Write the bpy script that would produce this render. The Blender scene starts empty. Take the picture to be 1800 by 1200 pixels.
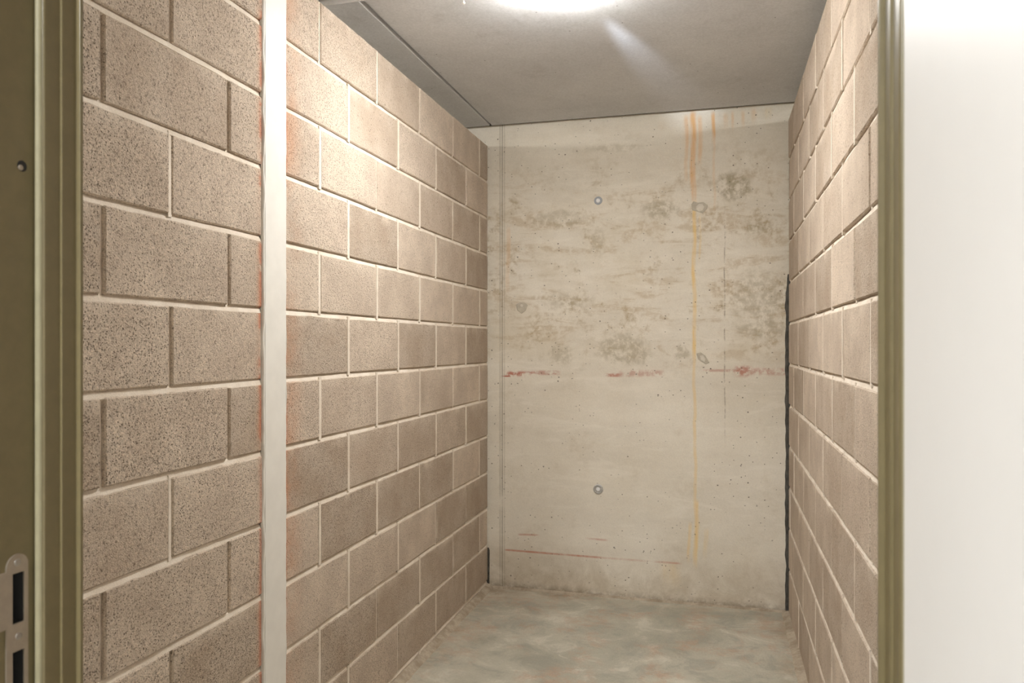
import bpy, bmesh, math, random
from mathutils import Vector, noise as mnoise

random.seed(7)
C = bpy.context.scene.collection
SC = bpy.context.scene

# ------------------------------------------------------------------ camera, world, exposure
H = 1.36                                   # height of the lens above the floor
F = 1342.0                                 # focal length in pixels of the 1800 px wide frame
CX, CY = 900.0, 606.0
YAW = math.atan2(363.0, F)
cam = bpy.data.cameras.new('camera')
cam.sensor_width = 36.0
cam.lens = 36.0 * F / 1800.0
cam.shift_y = 6.0 / 1800.0
cam.clip_start = 0.02
cam.dof.use_dof = True
cam.dof.focus_distance = 3.0
cam.dof.aperture_fstop = 9.0
camo = bpy.data.objects.new('camera', cam)
C.objects.link(camo)
camo.location = (0, 0, H)
camo.rotation_euler = (math.pi / 2, 0, YAW)
SC.camera = camo
SC.cycles.use_light_tree = False
SC.cycles.adaptive_threshold = 0.06
SC.cycles.diffuse_bounces = 4
SC.cycles.max_bounces = 8

SC.view_settings.view_transform = 'Standard'
SC.view_settings.look = 'None'
SC.view_settings.gamma = 1.0
SC.view_settings.use_curve_mapping = False
SC.view_settings.exposure = 0.14

w = bpy.data.worlds.new('world')
SC.world = w
w.use_nodes = True
w.node_tree.nodes['Background'].inputs[0].default_value = (1.0, 0.97, 0.92, 1)
w.node_tree.nodes['Background'].inputs[1].default_value = 0.02

LAMP_E = 112.0                              # radiance of a lamp diffuser
LAMP_COL = (1.0, 0.985, 0.955, 1)

# ------------------------------------------------------------------ room measures (in lens heights, then metres)
XL, XR = -0.922 * H, 0.253 * H             # faces of the two block walls
YB = 3.03 * H                              # face of the cast concrete wall
ZC = 1.901 * H                             # underside of the ceiling
ZTL, ZTR = 1.823 * H, 1.838 * H            # tops of the block walls
YF = 0.55 * H                              # room side of the front wall
XOL, XOR = -3.1, 2.1                       # outer walls of the two neighbouring cellars


def ray(px, py):
    u = (px - CX) / F
    v = (CY - py) / F
    return Vector((-math.sin(YAW) + u * math.cos(YAW), math.cos(YAW) + u * math.sin(YAW), v))


def hit_x(px, py, x):
    r = ray(px, py); t = x / r.x
    return Vector((x, r.y * t, H + r.z * t))


def hit_y(px, py, y):
    r = ray(px, py); t = y / r.y
    return Vector((r.x * t, y, H + r.z * t))


def hit_z(px, py, z):
    r = ray(px, py); t = (z - H) / r.z
    return Vector((r.x * t, r.y * t, z))


# ------------------------------------------------------------------ node helpers
class G:
    def __init__(self, name):
        self.mat = bpy.data.materials.new(name)
        self.mat.use_nodes = True
        self.nt = self.mat.node_tree
        self.nt.nodes.clear()
        self.out = self.nt.nodes.new('ShaderNodeOutputMaterial')
        self.bsdf = self.nt.nodes.new('ShaderNodeBsdfPrincipled')
        self.nt.links.new(self.bsdf.outputs[0], self.out.inputs[0])
        tc = self.nt.nodes.new('ShaderNodeTexCoord')
        self.co = tc.outputs['Object']
        sp = self.nt.nodes.new('ShaderNodeSeparateXYZ')
        self.lk(self.co, sp.inputs[0])
        self.x, self.y, self.z = sp.outputs

    def lk(self, a, b):
        if hasattr(a, 'is_linked') or isinstance(a, bpy.types.NodeSocket):
            self.nt.links.new(a, b)
        else:
            b.default_value = a

    def m(self, op, a, b=0.0, c=0.0, clamp=False):
        n = self.nt.nodes.new('ShaderNodeMath')
        n.operation = op; n.use_clamp = clamp
        for i, s in enumerate((a, b, c)):
            self.lk(s, n.inputs[i])
        return n.outputs[0]

    def ss(self, v, lo, hi, a=0.0, b=1.0):
        n = self.nt.nodes.new('ShaderNodeMapRange')
        n.interpolation_type = 'SMOOTHSTEP'
        self.lk(v, n.inputs[0])
        for i, s in enumerate((lo, hi, a, b)):
            n.inputs[i + 1].default_value = s
        return n.outputs[0]

    def scale(self, sx, sy, sz, co=None, loc=(0, 0, 0)):
        n = self.nt.nodes.new('ShaderNodeMapping')
        self.lk(co or self.co, n.inputs['Vector'])
        n.inputs['Scale'].default_value = (sx, sy, sz)
        n.inputs['Location'].default_value = loc
        return n.outputs[0]

    def noise(self, scale, detail=3.0, rough=0.5, co=None, dist=0.0):
        n = self.nt.nodes.new('ShaderNodeTexNoise')
        self.lk(co or self.co, n.inputs['Vector'])
        n.inputs['Scale'].default_value = scale
        n.inputs['Detail'].default_value = detail
        n.inputs['Roughness'].default_value = rough
        n.inputs['Distortion'].default_value = dist
        return n.outputs['Fac']

    def vor(self, scale, co=None, rnd=1.0):
        n = self.nt.nodes.new('ShaderNodeTexVoronoi')
        self.lk(co or self.co, n.inputs['Vector'])
        n.inputs['Scale'].default_value = scale
        n.inputs['Randomness'].default_value = rnd
        sp = self.nt.nodes.new('ShaderNodeSeparateColor')
        self.lk(n.outputs['Color'], sp.inputs[0])
        return n.outputs['Distance'], sp.outputs[0], sp.outputs[1]

    def mix(self, fac, a, b, mode='MIX'):
        n = self.nt.nodes.new('ShaderNodeMix')
        n.data_type = 'RGBA'; n.blend_type = mode
        self.lk(fac, n.inputs[0])
        for s, i in ((a, 6), (b, 7)):
            if isinstance(s, (tuple, list)):
                s = (s[0], s[1], s[2], 1.0)
            self.lk(s, n.inputs[i])
        return n.outputs[2]

    def gain(self, col, f):
        n = self.nt.nodes.new('ShaderNodeVectorMath')
        n.operation = 'SCALE'
        self.lk(col, n.inputs[0]); self.lk(f, n.inputs['Scale'])
        return n.outputs[0]

    def attr(self, name):
        n = self.nt.nodes.new('ShaderNodeAttribute')
        n.attribute_name = name
        sp = self.nt.nodes.new('ShaderNodeSeparateColor')
        self.lk(n.outputs['Color'], sp.inputs[0])
        return sp.outputs[0], sp.outputs[1], sp.outputs[2], n.outputs['Alpha']

    def bump(self, h, strength=0.5, dist=0.002):
        n = self.nt.nodes.new('ShaderNodeBump')
        n.inputs['Strength'].default_value = strength
        n.inputs['Distance'].default_value = dist
        self.lk(h, n.inputs['Height'])
        self.lk(n.outputs[0], self.bsdf.inputs['Normal'])

    def set(self, col, rough=0.85, metal=0.0, spec=0.3):
        if isinstance(col, (tuple, list)):
            col = (col[0], col[1], col[2], 1.0)
        self.lk(col, self.bsdf.inputs['Base Color'])
        self.lk(rough, self.bsdf.inputs['Roughness'])
        self.bsdf.inputs['Metallic'].default_value = metal
        self.bsdf.inputs['Specular IOR Level'].default_value = spec
        return self.mat


def plain(name, col, rough=0.6, metal=0.0, spec=0.4, var=0.06, sc=40.0, bump=0.0):
    g = G(name)
    f = g.ss(g.noise(sc, 4.0, 0.6), 0.3, 0.7)
    c = g.mix(f, [k * (1 - var) for k in col], [k * (1 + var) for k in col])
    if bump:
        g.bump(g.noise(sc * 4, 3.0), bump, 0.001)
    return g.set(c, rough, metal, spec)


# ------------------------------------------------------------------ materials
def mat_block(name, post=False):
    g = G(name)
    rnd, coarse, v, u = g.attr('blk')
    big = g.ss(g.noise(7.0, 4.0, 0.6), 0.3, 0.72)
    warm = g.mix(rnd, (0.50, 0.395, 0.30), (0.475, 0.395, 0.32))
    c = g.mix(big, warm, (0.585, 0.49, 0.395))
    c = g.gain(c, g.m('MULTIPLY_ADD', rnd, 0.30, 0.82))
    gr = g.noise(330.0, 2.0, 0.6)
    gr2 = g.noise(140.0, 3.0, 0.7)
    grain = g.m('ADD', g.m('MULTIPLY', gr, 0.6), g.m('MULTIPLY', gr2, 0.4))
    amp = g.m('MULTIPLY_ADD', coarse, 1.7, 0.8)
    gm = g.m('MULTIPLY_ADD', g.m('SUBTRACT', grain, 0.5), amp, 1.02)
    c = g.gain(c, gm)
    speck = g.m('MULTIPLY', g.ss(gr2, 0.43, 0.33), g.m('MULTIPLY_ADD', coarse, 0.4, 0.1))
    c = g.mix(speck, c, (0.13, 0.09, 0.06))
    # open pits between the aggregate grains
    d, r1, r2 = g.vor(190.0)
    pit = g.m('MULTIPLY', g.ss(d, 0.18, 0.42, 1.0, 0.0), g.ss(r1, 0.72, 0.8))
    pit = g.m('MULTIPLY', pit, g.ss(big, 0.0, 0.6))
    pit = g.m('MULTIPLY', pit, g.m('MULTIPLY_ADD', coarse, 0.8, 0.3), 0.0, clamp=True)
    d2, q1, q2 = g.vor(55.0)
    pit2 = g.m('MULTIPLY', g.ss(d2, 0.08, 0.2, 1.0, 0.0), g.ss(q1, 0.8, 0.85))
    pits = g.m('MAXIMUM', pit, pit2)
    c = g.mix(g.m('MULTIPLY', pits, 0.6), c, (0.09, 0.065, 0.045))
    lightg = g.m('MULTIPLY', g.ss(r2, 0.9, 0.95), g.ss(d, 0.15, 0.4, 1.0, 0.0))
    c = g.mix(g.m('MULTIPLY', lightg, 0.35), c, (0.62, 0.52, 0.42))
    # mortar smeared over the arrises of each block
    edge = g.m('MAXIMUM', g.ss(v, 0.74, 1.0), g.m('MULTIPLY', g.ss(v, 0.0, 0.08, 1.0, 0.0), 0.5))
    edge = g.m('MAXIMUM', edge, g.m('MULTIPLY', g.ss(u, 0.0, 0.07, 1.0, 0.0), 0.6))
    smear = g.m('MULTIPLY', edge, g.ss(g.noise(9.0, 5.0, 0.65), 0.42, 0.72))
    c = g.mix(g.m('MULTIPLY', smear, 0.75), c, (0.72, 0.62, 0.51))
    if post:
        # red primer brushed over onto the blocks beside the steel post
        a = g.m('SUBTRACT', g.y, POST_Y1)
        b = g.m('SUBTRACT', POST_Y0, g.y)
        near = g.m('MAXIMUM', g.ss(a, 0.0, 0.13, 1.0, 0.0), 0.0)
        near = g.m('MULTIPLY', near, g.m('GREATER_THAN', a, -0.02))
        near2 = g.m('MULTIPLY', g.ss(b, 0.0, 0.035, 1.0, 0.0), g.m('GREATER_THAN', b, -0.02))
        n = g.ss(g.noise(5.0, 5.0, 0.7), 0.3, 0.75)
        low = g.ss(g.z, 0.2, 2.3, 1.0, 0.75)
        st = g.m('MULTIPLY', g.m('MULTIPLY', g.m('MAXIMUM', near, near2), n), low)
        c = g.mix(g.m('MULTIPLY', st, 0.8), c, (0.58, 0.28, 0.15))
        dist = g.m('MAXIMUM', a, b)
        edge_line = g.m('MULTIPLY', g.ss(dist, 0.0, 0.016, 0.6, 0.0), g.m('MAXIMUM', g.ss(n, 0.35, 0.6), g.ss(g.z, 1.15, 0.8)))
        c = g.mix(edge_line, c, (0.50, 0.13, 0.06))
    hgt = g.m('SUBTRACT', g.m('ADD', gr, g.m('MULTIPLY', gr2, 1.2)), g.m('MULTIPLY', g.ss(d, 0.18, 0.42, 1.0, 0.0), g.m('MULTIPLY', g.ss(r1, 0.72, 0.8), 1.5)))
    g.bump(hgt, 0.8, 0.003)
    return g.set(c, 0.95, 0.0, 0.15)


def mat_mortar():
    g = G('mortar')
    c = g.mix(g.ss(g.noise(14.0, 4.0, 0.6), 0.3, 0.7), (0.70, 0.61, 0.505), (0.80, 0.72, 0.62))
    gr = g.noise(260.0, 3.0, 0.6)
    c = g.gain(c, g.m('MULTIPLY_ADD', gr, 0.4, 0.8))
    g.bump(gr, 0.5, 0.002)
    return g.set(c, 0.95, 0.0, 0.15)


def band(g, v, lo0, lo1, hi0, hi1):
    return g.m('MULTIPLY', g.ss(v, lo0, lo1), g.ss(v, hi0, hi1, 1.0, 0.0))


def mat_concrete_wall():
    g = G('cast_concrete')
    x, z = g.x, g.z
    P = lambda px, py: hit_y(px, py, YB)
    big = g.ss(g.noise(1.7, 5.0, 0.6), 0.3, 0.7)
    c = g.mix(big, (0.69, 0.635, 0.535), (0.775, 0.725, 0.63))
    # faint horizontal cloudiness of the pour and fine formwork texture
    cl = g.noise(3.0, 5.0, 0.65, g.scale(0.8, 1, 2.6))
    c = g.gain(c, g.m('MULTIPLY_ADD', cl, 0.22, 0.89))
    fine = g.noise(160.0, 3.0, 0.6)
    c = g.gain(c, g.m('MULTIPLY_ADD', fine, 0.22, 0.89))
    # dirty olive stains, densest around mid height
    zhi, zlo = P(1100, 300).z, P(1100, 650).z
    reg = band(g, z, zlo - 0.02, zlo + 0.15, zhi - 0.25, zhi + 0.15)
    n1 = g.noise(5.0, 8.0, 0.72, dist=0.4)
    n2 = g.noise(24.0, 5.0, 0.7)
    st = g.m('MULTIPLY', g.ss(n1, 0.5, 0.66), g.ss(n2, 0.40, 0.62))
    st = g.m('MULTIPLY', st, g.m('MULTIPLY_ADD', reg, 0.62, 0.14))
    c = g.mix(st, c, (0.38, 0.285, 0.15))
    wide = g.ss(g.noise(2.3, 5.0, 0.6, g.scale(1, 1, 1, loc=(3, 5, 1))), 0.48, 0.7)
    c = g.mix(g.m('MULTIPLY', g.m('MULTIPLY', wide, reg), 0.35), c, (0.53, 0.45, 0.31))
    n3 = g.noise(5.0, 6.0, 0.72, g.scale(0.55, 1, 2.4, loc=(2, 0, 7)), dist=0.7)
    scr = g.m('MULTIPLY', g.ss(n3, 0.50, 0.62), g.m('MULTIPLY_ADD', reg, 0.42, 0.05))
    c = g.mix(g.m('MULTIPLY', scr, g.ss(n2, 0.34, 0.58)), c, (0.47, 0.355, 0.21))
    c = g.mix(g.m('MULTIPLY', g.ss(n3, 0.47, 0.36), 0.35), c, (0.84, 0.79, 0.70))
    # named dark patches
    for px, py, rx, rz, f in ((1290, 325, .11, .09, .75), (1160, 368, .12, .07, .6), (1335, 400, .10, .05, .5), (1340, 520, .20, .14, .45),
                              (1095, 612, .16, .10, .55), (985, 385, .17, .05, .4), (1050, 425, .05, .08, .4), (1000, 530, .18, .06, .35),
                              (1345, 580, .14, .06, .5), (985, 625, .08, .06, .45), (1200, 620, .05, .05, .5), (1080, 260, .2, .03, .3)):
        p = P(px, py)
        dx = g.m('DIVIDE', g.m('SUBTRACT', x, p.x), rx); dz = g.m('DIVIDE', g.m('SUBTRACT', z, p.z), rz)
        r = g.m('SQRT', g.m('ADD', g.m('MULTIPLY', dx, dx), g.m('MULTIPLY', dz, dz)))
        r = g.m('ADD', r, g.m('MULTIPLY_ADD', n1, 2.4, -1.2))
        mk = g.m('MULTIPLY', g.ss(r, 0.45, 1.1, 1.0, 0.0), g.ss(n2, 0.36, 0.60))
        c = g.mix(g.m('MULTIPLY', mk, f), c, (0.34, 0.285, 0.18))
    # grime rising from the floor
    lowm = g.m('MULTIPLY', g.ss(z, 0.0, 0.34, 1.0, 0.0), g.ss(n1, 0.3, 0.62))
    c = g.mix(g.m('MULTIPLY', lowm, 0.5), c, (0.36, 0.28, 0.175))
    lowm = g.m('MULTIPLY', g.ss(z, 0.0, 0.05, 1.0, 0.0), g.ss(n2, 0.3, 0.6))
    c = g.mix(g.m('MULTIPLY', lowm, 0.6), c, (0.15, 0.10, 0.055))
    # rust runs: px x, px top, px bottom, width m, strength, colour
    RO, RY = (0.74, 0.40, 0.13), (0.80, 0.55, 0.17)
    wob = g.m('MULTIPLY_ADD', g.noise(3.0, 3.0, 0.5, g.scale(0.3, 0.3, 1.6)), 0.03, -0.015)
    vert = g.ss(g.noise(9.0, 5.0, 0.6, g.scale(5, 1, 0.55)), 0.3, 0.62)
    for px, y0, y1, wd, f, col in ((1207, 205, 330, .008, .45, RO), (1219, 196, 365, .012, .85, RO), (1231, 205, 300, .010, .5, RO),
                                   (1254, 198, 262, .008, .85, RO), (1256, 250, 380, .006, .3, RO), (1276, 200, 235, .010, .35, RO), (1288, 198, 238, .006, .5, RO),
                                   (1306, 196, 232, .008, .5, RO), (1325, 192, 225, .012, .35, RO), (1350, 190, 222, .014, .25, RY),
                                   (1213, 200, 270, .03, .22, RO), (1221, 355, 640, .0085, .85, RY), (1231, 380, 470, .005, .4, RY), (1221, 600, 905, .007, .6, RY),
                                   (1224, 880, 1005, .010, .75, RY), (1212, 920, 995, .007, .6, RY), (1241, 930, 990, .01, .3, RY),
                                   (1179, 990, 1040, .04, .25, RY), (893, 400, 520, .01, .3, RO), (1165, 215, 240, .02, .12, RO)):
        a, b = P(px, y0), P(px, y1)
        dx = g.m('ABSOLUTE', g.m('SUBTRACT', g.m('ADD', x, wob), a.x))
        mk = g.m('MULTIPLY', g.ss(dx, wd * 0.4, wd * 1.7, 1.0, 0.0), band(g, z, b.z, b.z + 0.10, a.z - 0.02, a.z + 0.02))
        mk = g.m('MULTIPLY', mk, g.m('MULTIPLY_ADD', vert, 0.6, 0.4))
        c = g.mix(g.m('MULTIPLY', mk, f * 0.85), c, col)
    # remains of red marking paint: px x0, x1, y, half height m, strength
    for x0, x1, py, hh, f in ((890, 940, 657, .012, .8), (940, 982, 655, .010, .55), (1066, 1090, 659, .008, .7), (1090, 1165, 656, .014, .45), (1238, 1300, 651, .006, .45),
                              (1294, 1318, 652, .022, .7), (1318, 1386, 653, .015, .5), (884, 902, 661, .003, .9)):
        a, b = P(x0, py), P(x1, py)
        zz = g.m('ABSOLUTE', g.m('SUBTRACT', z, a.z * 0.5 + b.z * 0.5))
        mk = g.m('MULTIPLY', g.ss(zz, hh * 0.5, hh * 1.8, 1.0, 0.0), band(g, x, a.x - .02, a.x + .02, b.x - .02, b.x + .02))
        mk = g.m('MULTIPLY', mk, g.ss(n2, 0.40, 0.58))
        c = g.mix(g.m('MULTIPLY', mk, f), c, (0.42, 0.10, 0.055))
    for x0, yy0, x1, yy1, f in ((888, 966, 1060, 980, .75), (1060, 980, 1195, 990, .5), (912, 939, 945, 940, .5), (1030, 946, 1066, 949, .5)):
        a, b = P(x0, yy0), P(x1, yy1)
        sl = (b.z - a.z) / (b.x - a.x)
        ln = g.m('ABSOLUTE', g.m('SUBTRACT', g.m('SUBTRACT', z, a.z), g.m('MULTIPLY', g.m('SUBTRACT', x, a.x), sl)))
        mk = g.m('MULTIPLY', g.ss(ln, 0.002, 0.008, 1.0, 0.0), band(g, x, a.x - .01, a.x + .01, b.x - .02, b.x + .02))
        mk = g.m('MULTIPLY', mk, g.ss(n1, 0.3, 0.6))
        c = g.mix(g.m('MULTIPLY', mk, f), c, (0.50, 0.17, 0.10))
    # the formwork seam at the left and a fine vertical crack at the right
    sx = P(883, 600).x
    for off, wd, f in ((-0.013, .005, .30), (0.0, .0032, .55), (0.012, .004, .22)):
        dx = g.m('ABSOLUTE', g.m('SUBTRACT', x, sx + off))
        mk = g.m('MULTIPLY', g.ss(dx, wd * 0.5, wd * 1.5, 1.0, 0.0), g.ss(n1, 0.25, 0.55))
        c = g.mix(g.m('MULTIPLY', mk, f), c, (0.20, 0.165, 0.11))
    seam = g.ss(g.m('ABSOLUTE', g.m('SUBTRACT', x, sx - 0.006)), 0.004, 0.012, 1.0, 0.0)
    cxx = P(1274, 600).x
    dx = g.m('ABSOLUTE', g.m('SUBTRACT', g.m('ADD', x, g.m('MULTIPLY', wob, 0.4)), cxx))
    mk = g.m('MULTIPLY', g.ss(dx, 0.0012, 0.005, 1.0, 0.0), band(g, z, P(1274, 800).z, P(1274, 700).z, P(1274, 400).z, P(1274, 350).z))
    mk = g.m('MULTIPLY', mk, g.ss(n2, 0.4, 0.6))
    c = g.mix(g.m('MULTIPLY', mk, 0.55), c, (0.20, 0.15, 0.10))
    # blow holes
    pits = None
    for s, t0, keep in ((26.0, 0.14, 0.80), (52.0, 0.20, 0.82), (15.0, 0.075, 0.74)):
        d, r1, r2 = g.vor(s, g.scale(1, 0.02, 1.15))
        d = g.m('ADD', d, g.m('MULTIPLY_ADD', fine, 0.14, -0.07))
        mk = g.m('MULTIPLY', g.ss(d, t0 * 0.55, t0, 1.0, 0.0), g.m('GREATER_THAN', r1, keep))
        pits = mk if pits is None else g.m('MAXIMUM', pits, mk)
    pits = g.m('MULTIPLY', pits, g.ss(g.noise(3.1, 3.0, 0.6), 0.38, 0.56))
    c = g.mix(g.m('MULTIPLY', pits, 0.8), c, (0.075, 0.055, 0.035))
    g.bump(g.m('SUBTRACT', fine, g.m('MULTIPLY', seam, 1.2)), 0.3, 0.002)
    return g.set(c, 0.8, 0.0, 0.25)


def mat_floor():
    g = G('floor_concrete')
    n1 = g.ss(g.noise(2.2, 6.0, 0.65, dist=0.5), 0.3, 0.7)
    c = g.mix(n1, (0.375, 0.36, 0.29), (0.51, 0.485, 0.40))
    st = g.noise(5.0, 7.0, 0.7, g.scale(1.0, 1.25, 1), dist=0.6)
    c = g.mix(g.m('MULTIPLY', g.ss(st, 0.50, 0.62), 0.5), c, (0.285, 0.28, 0.24))
    c = g.mix(g.m('MULTIPLY', g.ss(st, 0.48, 0.36), 0.5), c, (0.68, 0.64, 0.55))
    rd = g.m('MULTIPLY', g.ss(g.noise(3.4, 5.0, 0.65, g.scale(1, 1, 1, loc=(4, 1, 0))), 0.48, 0.62), g.ss(g.noise(16.0, 4.0, 0.7), 0.38, 0.62))
    c = g.mix(g.m('MULTIPLY', rd, 0.45), c, (0.46, 0.26, 0.16))
    # pale mortar droppings trodden in along the walls
    nearl = g.ss(g.x, XL + 0.05, XL + 0.32, 1.0, 0.0)
    nearr = g.ss(g.x, XR - 0.22, XR - 0.02)
    nearb = g.ss(g.y, YB - 0.22, YB - 0.02)
    nr = g.m('MAXIMUM', g.m('MAXIMUM', nearl, nearr), nearb)
    sp = g.m('MULTIPLY', nr, g.ss(g.noise(13.0, 6.0, 0.75, g.scale(1, 1.6, 1)), 0.48, 0.62))
    c = g.mix(g.m('MULTIPLY', sp, 0.7), c, (0.52, 0.46, 0.36))
    br = g.m('MULTIPLY', nr, g.ss(g.noise(4.0, 4.0, 0.6, g.scale(1, 1, 1, loc=(9, 2, 0))), 0.45, 0.65))
    c = g.mix(g.m('MULTIPLY', br, 0.5), c, (0.33, 0.22, 0.13))
    fine = g.noise(120.0, 3.0, 0.6)
    c = g.gain(c, g.m('MULTIPLY_ADD', fine, 0.3, 0.85))
    g.bump(g.m('ADD', g.m('MULTIPLY', st, 3.0), fine), 0.4, 0.004)
    return g.set(c, g.m('MULTIPLY_ADD', n1, 0.15, 0.42), 0.0, 0.4)


def mat_ceiling():
    g = G('ceiling_concrete')
    n1 = g.ss(g.noise(2.6, 5.0, 0.65), 0.3, 0.7)
    c = g.mix(n1, (0.585, 0.59, 0.605), (0.665, 0.67, 0.685))
    smudge = g.m('MULTIPLY', g.ss(g.noise(5.5, 6.0, 0.7, dist=0.6), 0.56, 0.7), 0.2)
    c = g.mix(smudge, c, (0.36, 0.35, 0.34))
    fine = g.noise(110.0, 4.0, 0.7)
    c = g.gain(c, g.m('MULTIPLY_ADD', fine, 0.5, 0.75))
    d, r1, r2 = g.vor(34.0)
    pk = g.m('MULTIPLY', g.ss(d, 0.06, 0.13, 1.0, 0.0), g.m('GREATER_THAN', r1, 0.93))
    c = g.mix(g.m('MULTIPLY', pk, 0.8), c, (0.06, 0.055, 0.05))
    g.bump(fine, 0.3, 0.002)
    return g.set(c, 0.9, 0.0, 0.2)


POST_Y0, POST_Y1 = 1.402 * H, 1.4935 * H
M = {}
M['block_left'] = mat_block('concrete_block_left', True)
M['block'] = mat_block('concrete_block', False)
M['mortar'] = mat_mortar()
M['cast'] = mat_concrete_wall()
M['floor'] = mat_floor()
M['ceil'] = mat_ceiling()
M['dark'] = plain('dark_gap', (0.035, 0.033, 0.032), 0.95)
M['plaster'] = plain('corridor_plaster', (0.60, 0.57, 0.50), 0.9, bump=0.2)
M['frame'] = plain('olive_frame_paint', (0.185, 0.150, 0.075), 0.30, 0.0, 0.55, 0.05, 60.0, 0.05)
M['gasket'] = plain('olive_grey_rubber', (0.33, 0.30, 0.19), 0.5)
M['door'] = plain('white_door_lacquer', (0.88, 0.87, 0.86), 0.4, 0.0, 0.4, 0.01, 8.0)
M['white'] = plain('white_paint', (0.80, 0.78, 0.73), 0.5, 0.0, 0.4, 0.03, 12.0, 0.1)
M['sealant'] = plain('white_sealant', (0.78, 0.755, 0.70), 0.6, 0.0, 0.3, 0.06, 20.0, 0.3)
M['strike'] = plain('brushed_steel', (0.42, 0.36, 0.29), 0.5, 0.55, 0.5, 0.05, 80.0)
M['steel'] = plain('screw_steel', (0.5, 0.48, 0.45), 0.35, 0.9)
M['plastic'] = plain('grey_plastic', (0.36, 0.38, 0.41), 0.5)
M['whiteplug'] = plain('white_plug_plastic', (0.82, 0.82, 0.82), 0.5)
M['patch'] = plain('grey_repair_mortar', (0.50, 0.455, 0.37), 0.9, 0.0, 0.2, 0.1, 30.0, 0.3)
M['patchlight'] = plain('pale_repair_mortar', (0.66, 0.615, 0.53), 0.9, 0.0, 0.2, 0.08, 30.0, 0.3)
M['galv'] = plain('galvanised_steel', (0.50, 0.49, 0.47), 0.5, 0.4, 0.5, 0.15, 120.0)
M['conduit'] = plain('grey_conduit_plastic', (0.50, 0.48, 0.45), 0.5)
M['strip'] = plain('dark_foam_and_gap_shade', (0.085, 0.08, 0.07), 0.95, 0.0, 0.2, 0.3, 25.0, 0.4)
M['fillet'] = None


def mat_fillet():
    g = G('rough_mortar_fillet')
    n = g.noise(11.0, 6.0, 0.7)
    c = g.mix(g.ss(n, 0.35, 0.65), (0.32, 0.26, 0.19), (0.48, 0.41, 0.32))
    f = g.noise(120.0, 3.0, 0.6)
    c = g.gain(c, g.m('MULTIPLY_ADD', f, 0.4, 0.8))
    g.bump(f, 0.5, 0.003)
    return g.set(c, 0.95, 0.0, 0.15)


M['fillet'] = mat_fillet()


def mat_emit():
    g = G('lit_opal_diffuser')
    g.set((0.9, 0.88, 0.84), 0.4)
    g.bsdf.inputs['Emission Color'].default_value = LAMP_COL
    g.bsdf.inputs['Emission Strength'].default_value = LAMP_E
    return g.mat


M['emit'] = mat_emit()


# ------------------------------------------------------------------ mesh helpers
def obj(name, bm, mats, parent=None, smooth=False, normals=True):
    if normals:
        bmesh.ops.recalc_face_normals(bm, faces=bm.faces)
    me = bpy.data.meshes.new(name)
    bm.to_mesh(me); bm.free()
    for m in (mats if isinstance(mats, (list, tuple)) else [mats]):
        me.materials.append(m)
    if smooth:
        for p in me.polygons:
            p.use_smooth = True
    o = bpy.data.objects.new(name, me)
    C.objects.link(o)
    if parent:
        o.parent = parent
    return o


def box(bm, x0, x1, y0, y1, z0, z1, mi=0, bev=0.0):
    b2 = bmesh.new()
    vs = [b2.verts.new((x, y, z)) for x in (x0, x1) for y in (y0, y1) for z in (z0, z1)]
    for f in ((0, 1, 3, 2), (4, 6, 7, 5), (0, 4, 5, 1), (2, 3, 7, 6), (0, 2, 6, 4), (1, 5, 7, 3)):
        b2.faces.new([vs[i] for i in f]).material_index = mi
    if bev:
        bmesh.ops.bevel(b2, geom=b2.edges[:], offset=bev, segments=2, affect='EDGES', profile=0.5)
        for f in b2.faces:
            f.material_index = mi
    bmesh.ops.recalc_face_normals(b2, faces=b2.faces)
    merge(bm, b2)


def merge(bm, b2):
    vm = {v: bm.verts.new(v.co) for v in b2.verts}
    for f in b2.faces:
        try:
            nf = bm.faces.new([vm[v] for v in f.verts])
            nf.material_index = f.material_index
        except ValueError:
            pass
    b2.free()


def lathe(bm, prof, n=40, origin=(0, 0, 0), axis='z', mi=0):
    """revolve a profile of (radius, height) about an axis; closes at radius 0"""
    o = Vector(origin)
    def P(r, h, a):
        c, s = r * math.cos(a), r * math.sin(a)
        if axis == 'z':
            return o + Vector((c, s, h))
        if axis == '-y':
            return o + Vector((c, -h, s))
        if axis == 'x':
            return o + Vector((h, c, s))
    rings = []
    for r, h in prof:
        if r < 1e-6:
            rings.append([bm.verts.new(P(0, h, 0))])
        else:
            rings.append([bm.verts.new(P(r, h, 2 * math.pi * k / n)) for k in range(n)])
    for A, B in zip(rings, rings[1:]):
        for k in range(n):
            a = [A[k % len(A)], A[(k + 1) % len(A)], B[(k + 1) % len(B)], B[k % len(B)]]
            u = []
            for v in a:
                if v not in u:
                    u.append(v)
            if len(u) > 2:
                bm.faces.new(u).material_index = mi


def struct(o):
    o['kind'] = 'structure'
    return o


def tag(o, label, cat, group=None):
    o['label'] = label; o['category'] = cat
    if group:
        o['group'] = group
    return o


def empty(name, loc, label, cat, group=None):
    o = bpy.data.objects.new(name, None)
    o.empty_display_size = 0.1
    C.objects.link(o)
    o.location = loc
    return tag(o, label, cat, group)


# ------------------------------------------------------------------ block walls
BED, PERP = 0.015, 0.011


def nz(*p):
    return mnoise.noise(Vector(p))


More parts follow.
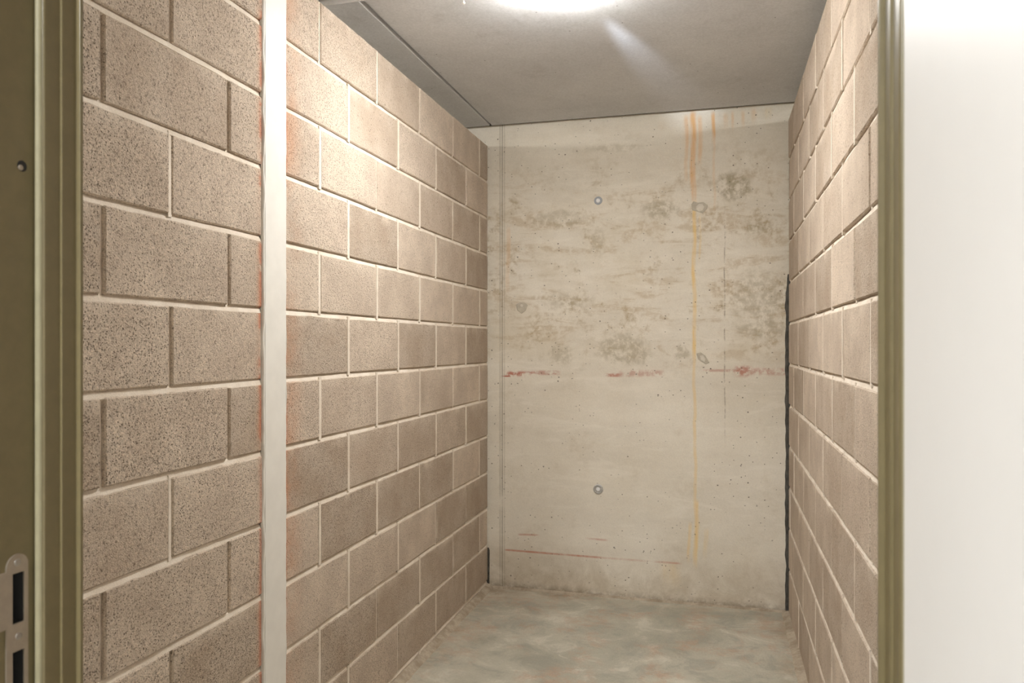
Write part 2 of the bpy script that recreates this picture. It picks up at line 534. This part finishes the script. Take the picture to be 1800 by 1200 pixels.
def block_wall(name, X, s, y_ranges, z_joints, joints_of_row, mats, thick=0.14, seed=1, coarse_of=None, raked=lambda y: False):
    """one wall of bonded blocks: s = +1 faces +X, -1 faces -X; joints_of_row(i) gives the perpends of row i"""
    rng = random.Random(seed)
    bm = bmesh.new()
    lay = bm.verts.layers.float_color.new('blk')

    def V(d, y, z, c=(0.5, 0.5, 0.5, 0.5)):
        v = bm.verts.new((X + s * d, y, z)); v[lay] = c
        return v

    def quad(vs, mi):
        f = bm.faces.new(vs if s > 0 else vs[::-1]); f.material_index = mi

    for (ya, yb) in y_ranges:
        # mortar bed behind the blocks, one core per stretch
        zb, zt = 0.0, z_joints[-1]
        c = [V(-0.013, ya, zb), V(-0.013, yb, zb), V(-0.013, yb, zt - .001), V(-0.013, ya, zt - .001),
             V(-thick, ya, zb), V(-thick, yb, zb), V(-thick, yb, zt - .001), V(-thick, ya, zt - .001)]
        for q in ((0, 1, 2, 3), (5, 4, 7, 6), (4, 0, 3, 7), (1, 5, 6, 2), (3, 2, 6, 7), (4, 5, 1, 0)):
            quad([c[k] for k in q], 1)
        for i in range(len(z_joints) - 1):
            z0, z1 = z_joints[i], z_joints[i + 1]
            # raked bed joint under the row: deep under the arris above, nearly flush below
            n = max(2, int((yb - ya) / 0.05))
            prev = None
            top = z0 + BED / 2
            for k in range(n + 1):
                y = ya + (yb - ya) * k / n
                a = 0.0025 + 0.0025 * nz(y * 3, i * 1.7, seed) + 0.0015 * nz(y * 14, i * 2.9, seed)
                deep = 0.011 + 0.004 * nz(y * 2.1, i * 3.3, seed + 5)
                lo = z0 - BED / 2 - 0.003 * (0.5 + nz(y * 8, i, seed + 9))
                mid = z0 + BED * (0.18 + 0.35 * nz(y * 4, i * 1.3, seed + 2))
                cur = [V(-a - 0.006, y, lo - 0.004), V(-a, y, lo), V(-a - 0.0035, y, mid), V(-deep, y, top + 0.002)]
                if prev:
                    for j in range(3):
                        quad([prev[j], cur[j], cur[j + 1], prev[j + 1]], 1)
                prev = cur
            js = [ya] + [j for j in joints_of_row(i) if ya + 0.05 < j < yb - 0.05] + [yb]
            for j in js[1:-1]:
                # perpend, some raked and some struck flush
                dd = rng.choice((0.0015, 0.002, 0.006, 0.007, 0.008)) if raked(j) else rng.choice((-0.001, -0.0005, 0.0, 0.001, 0.002, 0.004))
                hw = PERP / 2 + (0.002 if raked(j) else 0.0025)
                sk = 0.003 if raked(j) else 0.0005
                c = [V(-dd, j - hw, z0), V(-dd - sk, j + hw, z0), V(-dd - sk, j + hw, z1), V(-dd, j - hw, z1)]
                quad(c, 1)
                e = [V(-0.02, j - hw, z0), V(-0.02, j + hw, z0), V(-0.02, j + hw, z1), V(-0.02, j - hw, z1)]
                quad([e[0], c[0], c[3], e[3]], 1); quad([c[1], e[1], e[2], c[2]], 1)
            for j in range(len(js) - 1):
                b0 = js[j] + (PERP / 2 if j else 0.0)
                b1 = js[j + 1] - (PERP / 2 if j + 2 < len(js) else 0.0)
                lastrow = i == len(z_joints) - 2
                c0, c1 = z0 + BED / 2, z1 - (0.0 if lastrow else BED / 2)
                rnd = rng.random()
                co = coarse_of(0.5 * (b0 + b1), 0.5 * (c0 + c1), rng) if coarse_of else rng.random()
                out = 0.0012 * rng.uniform(-1, 1)
                tl = 0.0015 * rng.uniform(-1, 1)
                wdt, hgt = b1 - b0, c1 - c0
                nu, nv = max(3, int(wdt / 0.026)), 8
                us = [0.0, 0.0035 / wdt] + [k / nu for k in range(1, nu)] + [1 - 0.0035 / wdt, 1.0]
                vv = [0.0, 0.0035 / hgt] + [k / nv for k in range(1, nv)] + [1 - 0.0035 / hgt, 1.0]
                sd = seed * 17 + i * 3.7 + j * 5.3
                grid = []
                for a, u in enumerate(us):
                    col = []
                    for b, v in enumerate(vv):
                        y, z = b0 + u * wdt, c0 + v * hgt
                        edge = a in (0, len(us) - 1) or b in (0, len(vv) - 1)
                        d = out + tl * (u - 0.5) + 0.0006 * nz(y * 40, z * 40, sd)
                        if edge:
                            d -= 0.0035 + 0.0015 * nz(y * 60, z * 60, sd)
                            y += 0.0022 * nz(y * 35, z * 35, sd + 3) if a in (0, len(us) - 1) else 0
                            z += 0.0022 * nz(y * 35, z * 35, sd + 7) if b in (0, len(vv) - 1) else 0
                        col.append(V(d, y, z, (rnd, co, v, u)))
                    grid.append(col)
                for a in range(len(us) - 1):
                    for b in range(len(vv) - 1):
                        quad([grid[a][b], grid[a + 1][b], grid[a + 1][b + 1], grid[a][b + 1]], 0)
                # returns of the block into the wall
                bd = 0.03
                rim = [grid[a][0] for a in range(len(us))] + [grid[-1][b] for b in range(1, len(vv))] + \
                      [grid[a][-1] for a in range(len(us) - 2, -1, -1)] + [grid[0][b] for b in range(len(vv) - 2, 0, -1)]
                back = [V(-bd, v.co.y, v.co.z, tuple(v[lay])) for v in rim]
                for k in range(len(rim)):
                    k2 = (k + 1) % len(rim)
                    quad([back[k], back[k2], rim[k2], rim[k]], 0)
    return struct(obj(name, bm, mats, normals=False))


LL, LR = 0.3165 * H, 0.306 * H
zl = [0.0] + [(0.023 + 0.150 * k) * H for k in range(12)] + [ZTL]


def row_left(i):
    # two courses alternate; the perpends shift a little across the post
    even = (i % 2 == 1)
    a, b = (0.978, 1.647) if not even else (1.131, 1.793)
    out = []
    k = -4
    for k in range(-4, 5):
        y = a * H + k * LL
        if y < POST_Y0:
            out.append(y)
    for k in range(-2, 8):
        y = b * H + k * LL
        if y > POST_Y1 + 0.02:
            out.append(y)
    return out


zr = [0.0] + [(0.0125 + 0.1525 * k) * H for k in range(1, 12)] + [ZTR]


def row_right(i):
    a = 1.4375 if i % 2 == 0 else 1.593
    return [a * H + k * LR for k in range(-4, 8)]


def coarse_left(y, z, rng):
    near = max(0.0, min(1.0, (POST_Y1 + 0.7 - y) / 1.2))
    return max(0.0, min(1.0, 0.15 + 0.75 * near + rng.uniform(-0.25, 0.25)))


for ya_, yb_, sd_ in ((YF + 0.01, POST_Y0 + 0.004, 3), (POST_Y1 - 0.004, YB - 0.012, 4)):
    block_wall('wall_left', XL, 1, [(ya_, yb_)], zl, row_left, [M['block_left'], M['mortar']], seed=sd_,
               coarse_of=coarse_left, raked=lambda y: y < POST_Y0)
block_wall('wall_right', XR, -1, [(YF + 0.01, YB - 0.02)], zr, row_right, [M['block'], M['mortar']], seed=11,
           coarse_of=lambda y, z, r: max(0.0, min(1.0, 0.15 + 0.4 * (2.6 - y) + r.uniform(-0.2, 0.2))))

# ------------------------------------------------------------------ cast wall, floor, ceiling, outer walls
bm = bmesh.new(); box(bm, XOL, XOR, YB, YB + 0.25, -0.2, ZC + 0.2)
struct(obj('wall_back', bm, M['cast']))

bm = bmesh.new()
b2 = bmesh.new()
bmesh.ops.create_grid(b2, x_segments=60, y_segments=70, size=0.5)
for v in b2.verts:
    x = XOL + (v.co.x + 0.5) * (XOR - XOL); y = -1.6 + (v.co.y + 0.5) * (YB + 1.6)
    v.co = Vector((x, y, 0.003 * nz(x * 1.3, y * 1.3, 2.0) + 0.0012 * nz(x * 5, y * 5, 4.0) - 0.002))
merge(bm, b2)
box(bm, XOL, XOR, -1.6, YB, -0.2, -0.012)
struct(obj('floor', bm, M['floor'], smooth=True, normals=False))

SEAM = -1.2275
bm = bmesh.new()
# two precast slabs with an open, slightly ragged joint between them, and a slot along the cast wall


def slab_edge(y, side):
    w0 = 0.011 + 0.011 * (YB - y) / 1.7
    return SEAM + side * (w0 / 2) + (0.0028 * nz(y * 11, side, 1.0) if side > 0 else 0.0008 * nz(y * 7, side, 1.0))


def slab(side, xfar):
    n = 90
    y0, y1 = YF - 0.2, YB - 0.034
    rows = []
    for k in range(n + 1):
        y = y0 + (y1 - y0) * k / n
        e = slab_edge(y, side)
        rows.append([bm.verts.new(p) for p in ((e + side * 0.004 * (side < 0), y, ZC), (xfar, y, ZC), (xfar, y, ZC + 0.15), (e, y, ZC + 0.15), (e, y, ZC + 0.004))])
    for A, B in zip(rows, rows[1:]):
        for k in range(5):
            bm.faces.new([A[k], A[(k + 1) % 5], B[(k + 1) % 5], B[k]])
    bm.faces.new(rows[0]); bm.faces.new(rows[-1])
    # ragged end along the slot
slab(1, XOR); slab(-1, XOL)
box(bm, XOL, XOR, YF - 0.2, YB, ZC + 0.15, ZC + 0.2, 1)
box(bm, XOL, XOR, YB - 0.0345, YB, ZC + 0.008, ZC + 0.15, 1)
box(bm, SEAM - 0.03, SEAM + 0.03, YF - 0.2, YB - 0.036, ZC + 0.016, ZC + 0.149, 0)
box(bm, XOL, XOR, -1.6, YF - 0.2, ZC, ZC + 0.2, 0)
struct(obj('ceiling', bm, [M['ceil'], M['dark']]))

bm = bmesh.new(); box(bm, XOL - 0.15, XOL, -1.6, YB + 0.25, -0.2, ZC + 0.2)
struct(obj('wall_outer_left', bm, M['plaster']))
bm = bmesh.new(); box(bm, XOR, XOR + 0.15, -1.6, YB + 0.25, -0.2, ZC + 0.2)
struct(obj('wall_outer_right', bm, M['plaster']))
bm = bmesh.new(); box(bm, XOL, XOR, -1.75, -1.6, -0.2, ZC + 0.2)
struct(obj('wall_corridor', bm, M['plaster']))

# front wall around the door opening
JL = -0.9855 * (YF - 0.004)                           # clear opening, left and right
JR = 0.1853 * (YF - 0.004)
FRONT0 = YF - 0.155
DOORH = 2.08
bm = bmesh.new()
box(bm, XOL, JL - 0.035, FRONT0 + 0.005, YF - 0.004, 0.0, ZC)
box(bm, JR + 0.045, XOR, FRONT0 + 0.005, YF - 0.004, 0.0, ZC)
box(bm, JL - 0.035, JR + 0.045, FRONT0 + 0.005, YF - 0.004, DOORH + 0.035, ZC)
struct(obj('wall_front', bm, M['plaster']))

# ------------------------------------------------------------------ steel door frame
XRB = JL - 0.0190                          # rebate face of the lock jamb
YST = YF - 0.049                           # stop face
# slots of the strike, from the photograph, on the rebate face
y_s0, y_s1 = hit_x(20, 1050, XRB).y, hit_x(40.5, 1050, XRB).y
z_a1, z_a0 = hit_x(30, 1006, XRB).z, hit_x(30, 1094, XRB).z
z_b1 = hit_x(30, 1143, XRB).z
z_b0 = z_b1 - 0.055


def jamb_profile(xj, sgn):
    """cross-section from the corridor side to the room side; sgn +1 = opening lies towards +X"""
    q = []
    xr = xj - sgn * 0.0190
    q += [(xj - sgn * 0.075, FRONT0 - 0.004), (xr - sgn * 0.002, FRONT0 - 0.004), (xr - sgn * 0.0005, FRONT0 - 0.0035), (xr, FRONT0 - 0.002)]
    q += [(xr, YST - 0.0005), (xr + sgn * 0.0005, YST)]
    A, B = 0.0080, 0.0052
    q += [(xj - sgn * (A + 0.003), YST), (xj - sgn * (A + 0.0014), YST + 0.0006), (xj - sgn * (A + 0.0002), YST + 0.0022), (xj - sgn * A, YST + 0.004)]
    q += [(xj - sgn * A, YST + 0.0225), (xj - sgn * (B + 0.0004), YST + 0.0228), (xj - sgn * B, YST + 0.0234)]
    q += [(xj - sgn * B, YF - 0.0062), (xj - sgn * (B - 0.0004), YF - 0.0056), (xj - sgn * 0.0012, YF - 0.0052)]
    for k in range(1, 7):
        a = k / 6 * math.pi / 2
        q.append((xj - sgn * 0.0012 * (1 - math.sin(a)), YF - 0.0052 + 0.0012 * (1 - math.cos(a))))
    q += [(xj, YF - 0.001), (xj - sgn * 0.001, YF)]
    q.append((xj - sgn * 0.06, YF))
    return q


bm = bmesh.new()
for xj, sgn in ((JL, 1), (JR, -1)):
    prof = jamb_profile(xj, sgn)
    for (a, b) in zip(prof, prof[1:]):
        if sgn == 1 and abs(a[0] - XRB) < 1e-6 and abs(b[0] - XRB) < 1e-6 and b[1] - a[1] > 0.05:
            ys = [a[1], y_s0, y_s1, b[1]]
            zs = [0.0, z_b0, z_b1, z_a0, z_a1, DOORH]
            for i in range(3):
                for j in range(5):
                    if i == 1 and j in (1, 3):
                        continue
                    bm.faces.new([bm.verts.new(p) for p in ((XRB, ys[i], zs[j]), (XRB, ys[i + 1], zs[j]), (XRB, ys[i + 1], zs[j + 1]), (XRB, ys[i], zs[j + 1]))])
        else:
            bm.faces.new([bm.verts.new(p) for p in ((a[0], a[1], 0.0), (b[0], b[1], 0.0), (b[0], b[1], DOORH), (a[0], a[1], DOORH))])
# head of the frame
box(bm, JL - 0.075, JR + 0.075, FRONT0 - 0.004, FRONT0 - 0.002, DOORH + 0.015, DOORH + 0.075)
box(bm, JL - 0.0190, JR + 0.0190, FRONT0 - 0.003, YST, DOORH + 0.014, DOORH + 0.034)
box(bm, JL - 0.005, JR + 0.005, YST, YF - 0.001, DOORH - 0.001, DOORH + 0.034)
box(bm, JL - 0.06, JR + 0.06, YF - 0.003, YF, DOORH, DOORH + 0.06)
bmesh.ops.remove_doubles(bm, verts=bm.verts, dist=0.00005)
frame = struct(obj('trim_1', bm, M['frame']))

# rubber gasket bulb in the rebate corner, lock side then hinge side
for xj, sgn in ((JL, 1), (JR, -1)):
    bm = bmesh.new()
    pr = []
    for k in range(9):
        a = math.pi * k / 8
        pr.append((xj - sgn * (0.0140 + 0.0042 * math.cos(a) * -1), YST - 0.0045 * math.sin(a)))
    for a, b in zip(pr, pr[1:]):
        bm.faces.new([bm.verts.new(p) for p in ((a[0], a[1], 0.0), (b[0], b[1], 0.0), (b[0], b[1], DOORH), (a[0], a[1], DOORH))])
    bmesh.ops.remove_doubles(bm, verts=bm.verts, dist=0.00005)
    obj('gasket', bm, M['gasket'], frame, smooth=True)

# strike plate on the lock jamb
p0, p1 = hit_x(9, 1050, XRB).y, hit_x(47.5, 1050, XRB).y
ztop = hit_x(29, 973, XRB).z
rad = (p1 - p0) / 2
zr_ = ztop - rad
lipy = hit_x(-25, 1050, XRB).y
lz1, lz0 = hit_x(3, 1008, XRB).z, hit_x(3, 1109, XRB).z
XP = XRB + 0.0018
bm = bmesh.new()
ys = [p0, y_s0, y_s1, p1]
zs = [z_b0 - 0.035, z_b0, z_b1, z_a0, lz0, z_a1, lz1, zr_]
zs = sorted(set(zs))
for i in range(3):
    for j in range(len(zs) - 1):
        zm = 0.5 * (zs[j] + zs[j + 1])
        if i == 1 and (z_b0 < zm < z_b1 or z_a0 < zm < z_a1):
            continue
        bm.faces.new([bm.verts.new(p) for p in ((XP, ys[i], zs[j]), (XP, ys[i + 1], zs[j]), (XP, ys[i + 1], zs[j + 1]), (XP, ys[i], zs[j + 1]))])
for z0, z1 in ((min(lz0, lz1), max(lz0, lz1)),):
    inner = [z for z in zs if z0 - 1e-6 <= z <= z1 + 1e-6]
    for j in range(len(inner) - 1):
        bm.faces.new([bm.verts.new(p) for p in ((XP, lipy, inner[j]), (XP, p0, inner[j]), (XP, p0, inner[j + 1]), (XP, lipy, inner[j + 1]))])
arc = [(p0 + rad - rad * math.cos(math.pi * k / 16), zr_ + rad * math.sin(math.pi * k / 16)) for k in range(17)]
arc2 = [(y_s1, zr_), (y_s0, zr_)]
bm.faces.new([bm.verts.new((XP, y, z)) for y, z in arc + arc2])
bmesh.ops.remove_doubles(bm, verts=bm.verts, dist=0.00005)
r = bmesh.ops.extrude_face_region(bm, geom=bm.faces[:])
for v in r['geom']:
    if isinstance(v, bmesh.types.BMVert):
        v.co.x -= 0.0016
strike = obj('strike_plate', bm, M['strike'], frame)
strike['label'] = 'steel strike plate with two slots on the lock jamb'
for (za, zb) in ((z_a0, z_a1), (z_b0, z_b1)):
    bm = bmesh.new()
    e = 0.0
    q = [(XRB - 0.0003, y_s0, za), (XRB - 0.0003, y_s1, za), (XRB - 0.0003, y_s1, zb), (XRB - 0.0003, y_s0, zb)]
    fr = [bm.verts.new(p) for p in q]
    bk = [bm.verts.new((p[0] - 0.014, p[1], p[2])) for p in q]
    for k in range(4):
        bm.faces.new([fr[k], fr[(k + 1) % 4], bk[(k + 1) % 4], bk[k]])
    bm.faces.new(bk)
    obj('latch_pocket', bm, M['dark'], frame)
for px, py in ((28.5, 988), (30.5, 1117)):
    p = hit_x(px, py, XRB)
    bm = bmesh.new()
    lathe(bm, [(0.0042, 0.0), (0.0040, 0.0006), (0.0026, 0.0011), (0.0, 0.0012)], 20, (XP - 0.0002, p.y, p.z), 'x')
    box(bm, XP + 0.0006, XP + 0.0014, p.y - 0.0022, p.y + 0.0022, p.z - 0.0004, p.z + 0.0004)
    obj('screw', bm, M['steel'], strike, smooth=False)
# fixing screw on the jamb above; a flat dark disc paints its shaded hole
p = hit_x(37, 293, XRB)
bm = bmesh.new()
lathe(bm, [(0.0032, 0.0003), (0.0030, 0.0012), (0.0022, 0.0016), (0.0, 0.0016)], 24, (XRB, p.y - 0.001, p.z - 0.0012), 'x')
lathe(bm, [(0.0062, 0.0001), (0.0058, 0.0004), (0.0, 0.0004)], 24, (XRB, p.y + 0.0012, p.z + 0.001), 'x', 1)
s_ = obj('fixing_screw', bm, [M['strike'], M['dark']], frame)
s_['label'] = 'small steel screw head above the strike plate'

# ------------------------------------------------------------------ white door leaf, swung open into the corridor
bm = bmesh.new()
box(bm, 0.0, 0.04, -0.90, 0.0, 0.006, DOORH - 0.004, 0, 0.0018)
door = struct(obj('door_1', bm, M['door']))
hp = hit_y(1588.0, 600, YF - 0.105)
door.location = (hp.x, hp.y, 0)
door.rotation_euler = (0, 0, math.radians(1.5))

# ------------------------------------------------------------------ white steel post in the left wall
post = empty('steel_post', (XL, 0.5 * (POST_Y0 + POST_Y1), 0),
             'white painted vertical steel post set between the blocks of the left wall', 'post')
hw = 0.5 * (POST_Y1 - POST_Y0)
bm = bmesh.new()
box(bm, -0.010, 0.006, -hw + 0.012, hw - 0.003, 0.0, ZTL - 0.002, 0, 0.002)
obj('flange', bm, M['white'], post)
bm = bmesh.new()
box(bm, -0.12, -0.010, -0.006, 0.006, 0.0, ZTL - 0.004)
box(bm, -0.135, -0.12, -hw + 0.012, hw - 0.003, 0.0, ZTL - 0.004)
obj('web', bm, M['white'], post)
for side, wd, seed in ((-1, 0.016, 1.0), (1, 0.007, 5.0)):
    bm = bmesh.new()
    n = 260
    rows = []
    yc = -hw + 0.010 if side < 0 else hw - 0.003
    for k in range(n + 1):
        z = (ZTL - 0.004) * k / n
        w1 = wd * (0.75 + 0.35 * nz(z * 9, seed, 0.3) + 0.2 * nz(z * 30, seed, 2.3))
        lift = 0.004 + 0.004 * nz(z * 12, seed, 7.0)
        ring = []
        for j in range(7):
            a = math.pi * j / 6
            y = yc - math.cos(a) * w1 * 0.6 + 0.0015 * nz(z * 40, j, seed)
            ring.append(bm.verts.new((-0.004 + (0.008 + lift) * math.sin(a) * 0.8, y, z)))
        rows.append(ring)
    for A, B in zip(rows, rows[1:]):
        for j in range(6):
            bm.faces.new([A[j], A[j + 1], B[j + 1], B[j]])
    obj('sealant_bead', bm, M['sealant'], post, smooth=True)

# ------------------------------------------------------------------ mortar fillets along the floor, dark strips in the corners: joint foam right, gap shade left


def fillet(name, pts, out, wd, hg, seed, mat):
    bm = bmesh.new()
    a, b = Vector(pts[0]), Vector(pts[1])
    L = (b - a).length
    n = int(L / 0.02)
    rows = []
    o = Vector(out)
    for k in range(n + 1):
        p = a + (b - a) * (k / n)
        t = k / n * L
        w1 = wd * (1 + 0.18 * nz(t * 3, seed, 0) + 0.10 * nz(t * 19, seed, 1))
        h1 = hg * (1 + 0.2 * nz(t * 4, seed, 3) + 0.08 * nz(t * 25, seed, 4))
        ring = []
        for u, hh in ((0.0, 1.0), (0.25, 0.80), (0.55, 0.45), (0.85, 0.14), (1.05, -0.15)):
            q = p + o * (w1 * u)
            ring.append(bm.verts.new((q.x, q.y, h1 * hh + 0.002 * nz(t * 30, u * 4, seed) + (0 if u < 1 else -0.003))))
        rows.append(ring)
    for A, B in zip(rows, rows[1:]):
        for j in range(4):
            bm.faces.new([A[j], A[j + 1], B[j + 1], B[j]])
    return struct(obj(name, bm, mat, smooth=True))


fillet('trim_2', ((XL - 0.004, YF + 0.02, 0), (XL - 0.004, YB, 0)), (1, 0, 0), 0.038, 0.020, 2.0, M['fillet'])
fillet('trim_3', ((XR + 0.004, YF + 0.02, 0), (XR + 0.004, YB, 0)), (-1, 0, 0), 0.040, 0.014, 6.0, M['fillet'])
fillet('trim_4', ((XL, YB + 0.002, 0), (XR, YB + 0.002, 0)), (0, -1, 0), 0.016, 0.008, 9.0, M['fillet'])


def corner_strip(name, x, sgn, z0, z1, wd, seed):
    bm = bmesh.new()
    n = 90
    rows = []
    for k in range(n + 1):
        z = z0 + (z1 - z0) * k / n
        e = min(1.0, (n - k) / 5.0) if z1 < 2.2 else 1.0
        w1 = wd * (0.85 + 0.35 * nz(z * 7, seed, 0) + 0.3 * nz(z * 19, seed, 1)) * (0.25 + 0.75 * e)
        rows.append([bm.verts.new(p) for p in ((x + sgn * w1, YB, z), (x + sgn * w1 * 0.9, YB - 0.004, z), (x + sgn * w1 * 0.4, YB - 0.010, z), (x - sgn * 0.02, YB - 0.012, z), (x - sgn * 0.02, YB, z))])
    for A, B in zip(rows, rows[1:]):
        for j in range(5):
            bm.faces.new([A[j], A[(j + 1) % 5], B[(j + 1) % 5], B[j]])
    bm.faces.new(rows[0]); bm.faces.new(rows[-1])
    return struct(obj(name, bm, M['strip']))


corner_strip('trim_5', XR, -1, 0.004, hit_y(1387, 482, YB).z, 0.018, 3.0)
corner_strip('trim_6', XL, 1, 0.004, hit_y(857, 962, YB).z, 0.010, 8.0)  # dark colour stands in for the shadowed gap at this corner

# ------------------------------------------------------------------ things on the cast wall


def formwork_plug(px, py, label, big):
    p = hit_y(px, py, YB)
    t = empty('form_tie_plug', (p.x, YB, p.z), label, 'plug', 'form tie plugs in the cast wall')
    bm = bmesh.new()
    if big:
        lathe(bm, [(0.027, 0.0), (0.026, 0.004), (0.021, 0.006), (0.018, 0.003), (0.017, 0.0008), (0.0, 0.0008)], 36, (0, 0, 0), '-y')
        obj('sleeve', bm, M['galv'], t)
        bm = bmesh.new()
        lathe(bm, [(0.0115, 0.0005), (0.0112, 0.0045), (0.009, 0.006), (0.0, 0.006)], 7, (0, 0, 0), '-y')
        o = obj('plug_core', bm, M['whiteplug'], t)
        bm = bmesh.new()
        for k in range(6):
            a = k * math.pi / 3 + 0.2
            lathe(bm, [(0.0028, 0.0005), (0.0026, 0.003), (0.0, 0.0032)], 8, (0.0145 * math.cos(a), 0, 0.0145 * math.sin(a)), '-y')
        obj('sleeve_teeth', bm, M['galv'], t)
    else:
        lathe(bm, [(0.0225, 0.0), (0.022, 0.002), (0.0185, 0.004), (0.013, 0.003), (0.012, 0.001), (0.0, 0.001)], 36, (0, 0, 0), '-y')
        obj('sleeve', bm, M['plastic'], t)
        bm = bmesh.new()
        lathe(bm, [(0.0118, 0.001), (0.0115, 0.0045), (0.009, 0.006), (0.0, 0.0065)], 28, (0, 0, 0), '-y')
        obj('plug_core', bm, M['whiteplug'], t, smooth=True)
    return t


formwork_plug(1051.5, 352.5, 'small round white form tie plug with grey ring, high on the concrete wall', False)
formwork_plug(1051.5, 859.5, 'round metal form tie sleeve with pale core, low on the concrete wall', True)


def patch(px, py, pts, label, inner=None, thick=0.0035):
    """a trowelled repair: irregular outline (pixels about its middle), domed a few millimetres"""
    p = hit_y(px, py, YB)
    k = (hit_y(px + 10, py, YB).x - p.x) / 10
    kz = (p.z - hit_y(px, py + 10, YB).z) / 10
    t = empty('repair_patch', (p.x, YB, p.z), label, 'wall patch', 'trowelled repair patches on the cast wall')

    def dome(name, pts, base, th, mat):
        n = 48
        m = len(pts)
        loop = []
        for i in range(n):
            f = i / n * m
            i0 = int(f); fr = f - i0
            fr = fr * fr * (3 - 2 * fr)
            a, b = pts[i0 % m], pts[(i0 + 1) % m]
            loop.append(((a[0] + (b[0] - a[0]) * fr) * k, -(a[1] + (b[1] - a[1]) * fr) * kz))
        bm = bmesh.new()
        cx = sum(q[0] for q in loop) / n; cz = sum(q[1] for q in loop) / n
        rings = []
        for s, d in ((1.0, 0.0), (0.96, th * 0.8), (0.8, th), (0.45, th)):
            rings.append([bm.verts.new((cx + (x - cx) * s, -(base + d), cz + (z - cz) * s)) for x, z in loop])
        for A, B in zip(rings, rings[1:]):
            for i in range(n):
                bm.faces.new([A[i], A[(i + 1) % n], B[(i + 1) % n], B[i]])
        bm.faces.new(rings[-1])
        obj(name, bm, mat, t)
    dome('mortar_disc', pts, 0.0, thick, M['patch'])
    if inner:
        dome('plug_spot', inner, thick * 0.8, 0.0015, M['patchlight'])
    return t


patch(1230, 364, [(-15, -5), (-11, -11), (-3, -8), (6, -9), (14, -3), (13, 3), (5, 11), (-3, 8), (-13, 5)],
      'grey mortar repair patch on the rust streak, with a paler round spot', [(-6, -2), (-1, -6), (5, -5), (8, 0), (5, 6), (-1, 8), (-6, 4)])
patch(917, 541, [(-10, -6), (-3, -10), (6, -9), (11, -5), (7, 5), (0, 10), (-8, 4)],
      'grey mortar repair patch with small white dot near the left edge of the concrete wall', [(-2, -6), (1, -7), (3, -4), (1, -1), (-2, -3)])
patch(1234, 629, [(-10, -8), (-2, -10), (6, -4), (13, 8), (7, 11), (-2, 6), (-7, 2)],
      'slanted mortar repair patch beside the yellow streak above the red paint marks', [(-4, -4), (2, -5), (6, 2), (4, 7), (-2, 3)])

# ------------------------------------------------------------------ ceiling lamps, conduit, ceiling screw
LX, LY, LRAD = -0.50, 2.468, 0.155


def lamp(x, y, label):
    t = empty('ceiling_light', (x, y, ZC), label, 'ceiling light', 'round ceiling lights of the cellars')
    bm = bmesh.new()
    lathe(bm, [(0.0, 0.0), (LRAD - 0.012, 0.0), (LRAD - 0.010, -0.024), (LRAD - 0.016, -0.028), (0.0, -0.028)], 64)
    obj('base', bm, M['white'], t, smooth=False)
    bm = bmesh.new()
    pr = [(LRAD - 0.016, -0.026), (LRAD - 0.002, -0.027), (LRAD, -0.034)]
    for k in range(1, 9):
        a = k / 8 * math.pi / 2
        pr.append((LRAD * math.cos(a * 0.999) if k < 8 else 0.0, -0.034 - 0.042 * math.sin(a)))
    lathe(bm, pr, 64)
    obj('diffuser', bm, M['emit'], t, smooth=True)
    return t


main_lamp = lamp(LX, LY, 'round lit opal ceiling light in the middle of the cellar ceiling')
lamp(-2.15, 2.468, 'round lit ceiling light of the neighbouring cellar beyond the left block wall')
lamp(1.25, 2.468, 'round lit ceiling light of the neighbouring cellar beyond the right block wall')

# a narrow beam leaks from the rim of the lamp and grazes the ceiling towards the back
sd = bpy.data.lights.new('lamp_leak', 'SPOT')
sd.energy = 36.0; sd.color = (0.80, 0.88, 1.0)
sd.spot_size = math.radians(16); sd.spot_blend = 1.0; sd.shadow_soft_size = 0.02
so = bpy.data.objects.new('lamp_leak', sd); C.objects.link(so)
dr = Vector((0.222, 0.975, 0.085)).normalized()
so.location = Vector((LX, LY, ZC - 0.075)) + dr * 0.17
so.rotation_euler = dr.to_track_quat('-Z', 'Y').to_euler()

# corridor light, behind and to the left of the camera
cd = bpy.data.lights.new('corridor_light', 'AREA')
cd.shape = 'DISK'; cd.size = 0.3; cd.energy = 72.0; cd.color = (0.97, 0.985, 1.0)
co_ = bpy.data.objects.new('corridor_light', cd); C.objects.link(co_)
co_.location = (-0.74, -0.95, ZC - 0.03)

# conduit along the ceiling from the left to the lamp
bm = bmesh.new()
n = 20
rows = []
cy, rr = 2.437, 0.0105
for x in (XOL, LX - LRAD + 0.008):
    rows.append([bm.verts.new((x, cy + rr * math.cos(2 * math.pi * k / n), ZC - rr - 0.003 + rr * math.sin(2 * math.pi * k / n))) for k in range(n)])
for k in range(n):
    bm.faces.new([rows[0][k], rows[0][(k + 1) % n], rows[1][(k + 1) % n], rows[1][k]])
for rw in rows:
    bm.faces.new(rw)
cond = empty('cable_conduit', (0, 0, 0), 'grey cable conduit crossing the ceiling above the left wall', 'conduit')
cond.location = (XL, cy, ZC)
pipe = obj('tube', bm, M['conduit'], cond, smooth=True)
pipe.location = (-XL, -cy, -ZC)
for x in (XL - 0.12, XL + 0.33):
    bm = bmesh.new()
    box(bm, x - 0.008 - XL, x + 0.008 - XL, -0.014, 0.014, -0.0265, 0.0, 0, 0.002)
    obj('clip', bm, M['conduit'], cond)

p = hit_z(815, 5, ZC - 0.006)
bm = bmesh.new()
lathe(bm, [(0.0, -0.011), (0.004, -0.0105), (0.0065, -0.008), (0.0065, -0.006), (0.003, -0.005), (0.003, 0.0), (0.0, 0.0)], 20)
s_ = obj('ceiling_screw', bm, M['white'], None, smooth=True)
s_.location = (p.x, p.y, ZC)
tag(s_, 'small white screw head in the ceiling left of the lamp', 'screw')
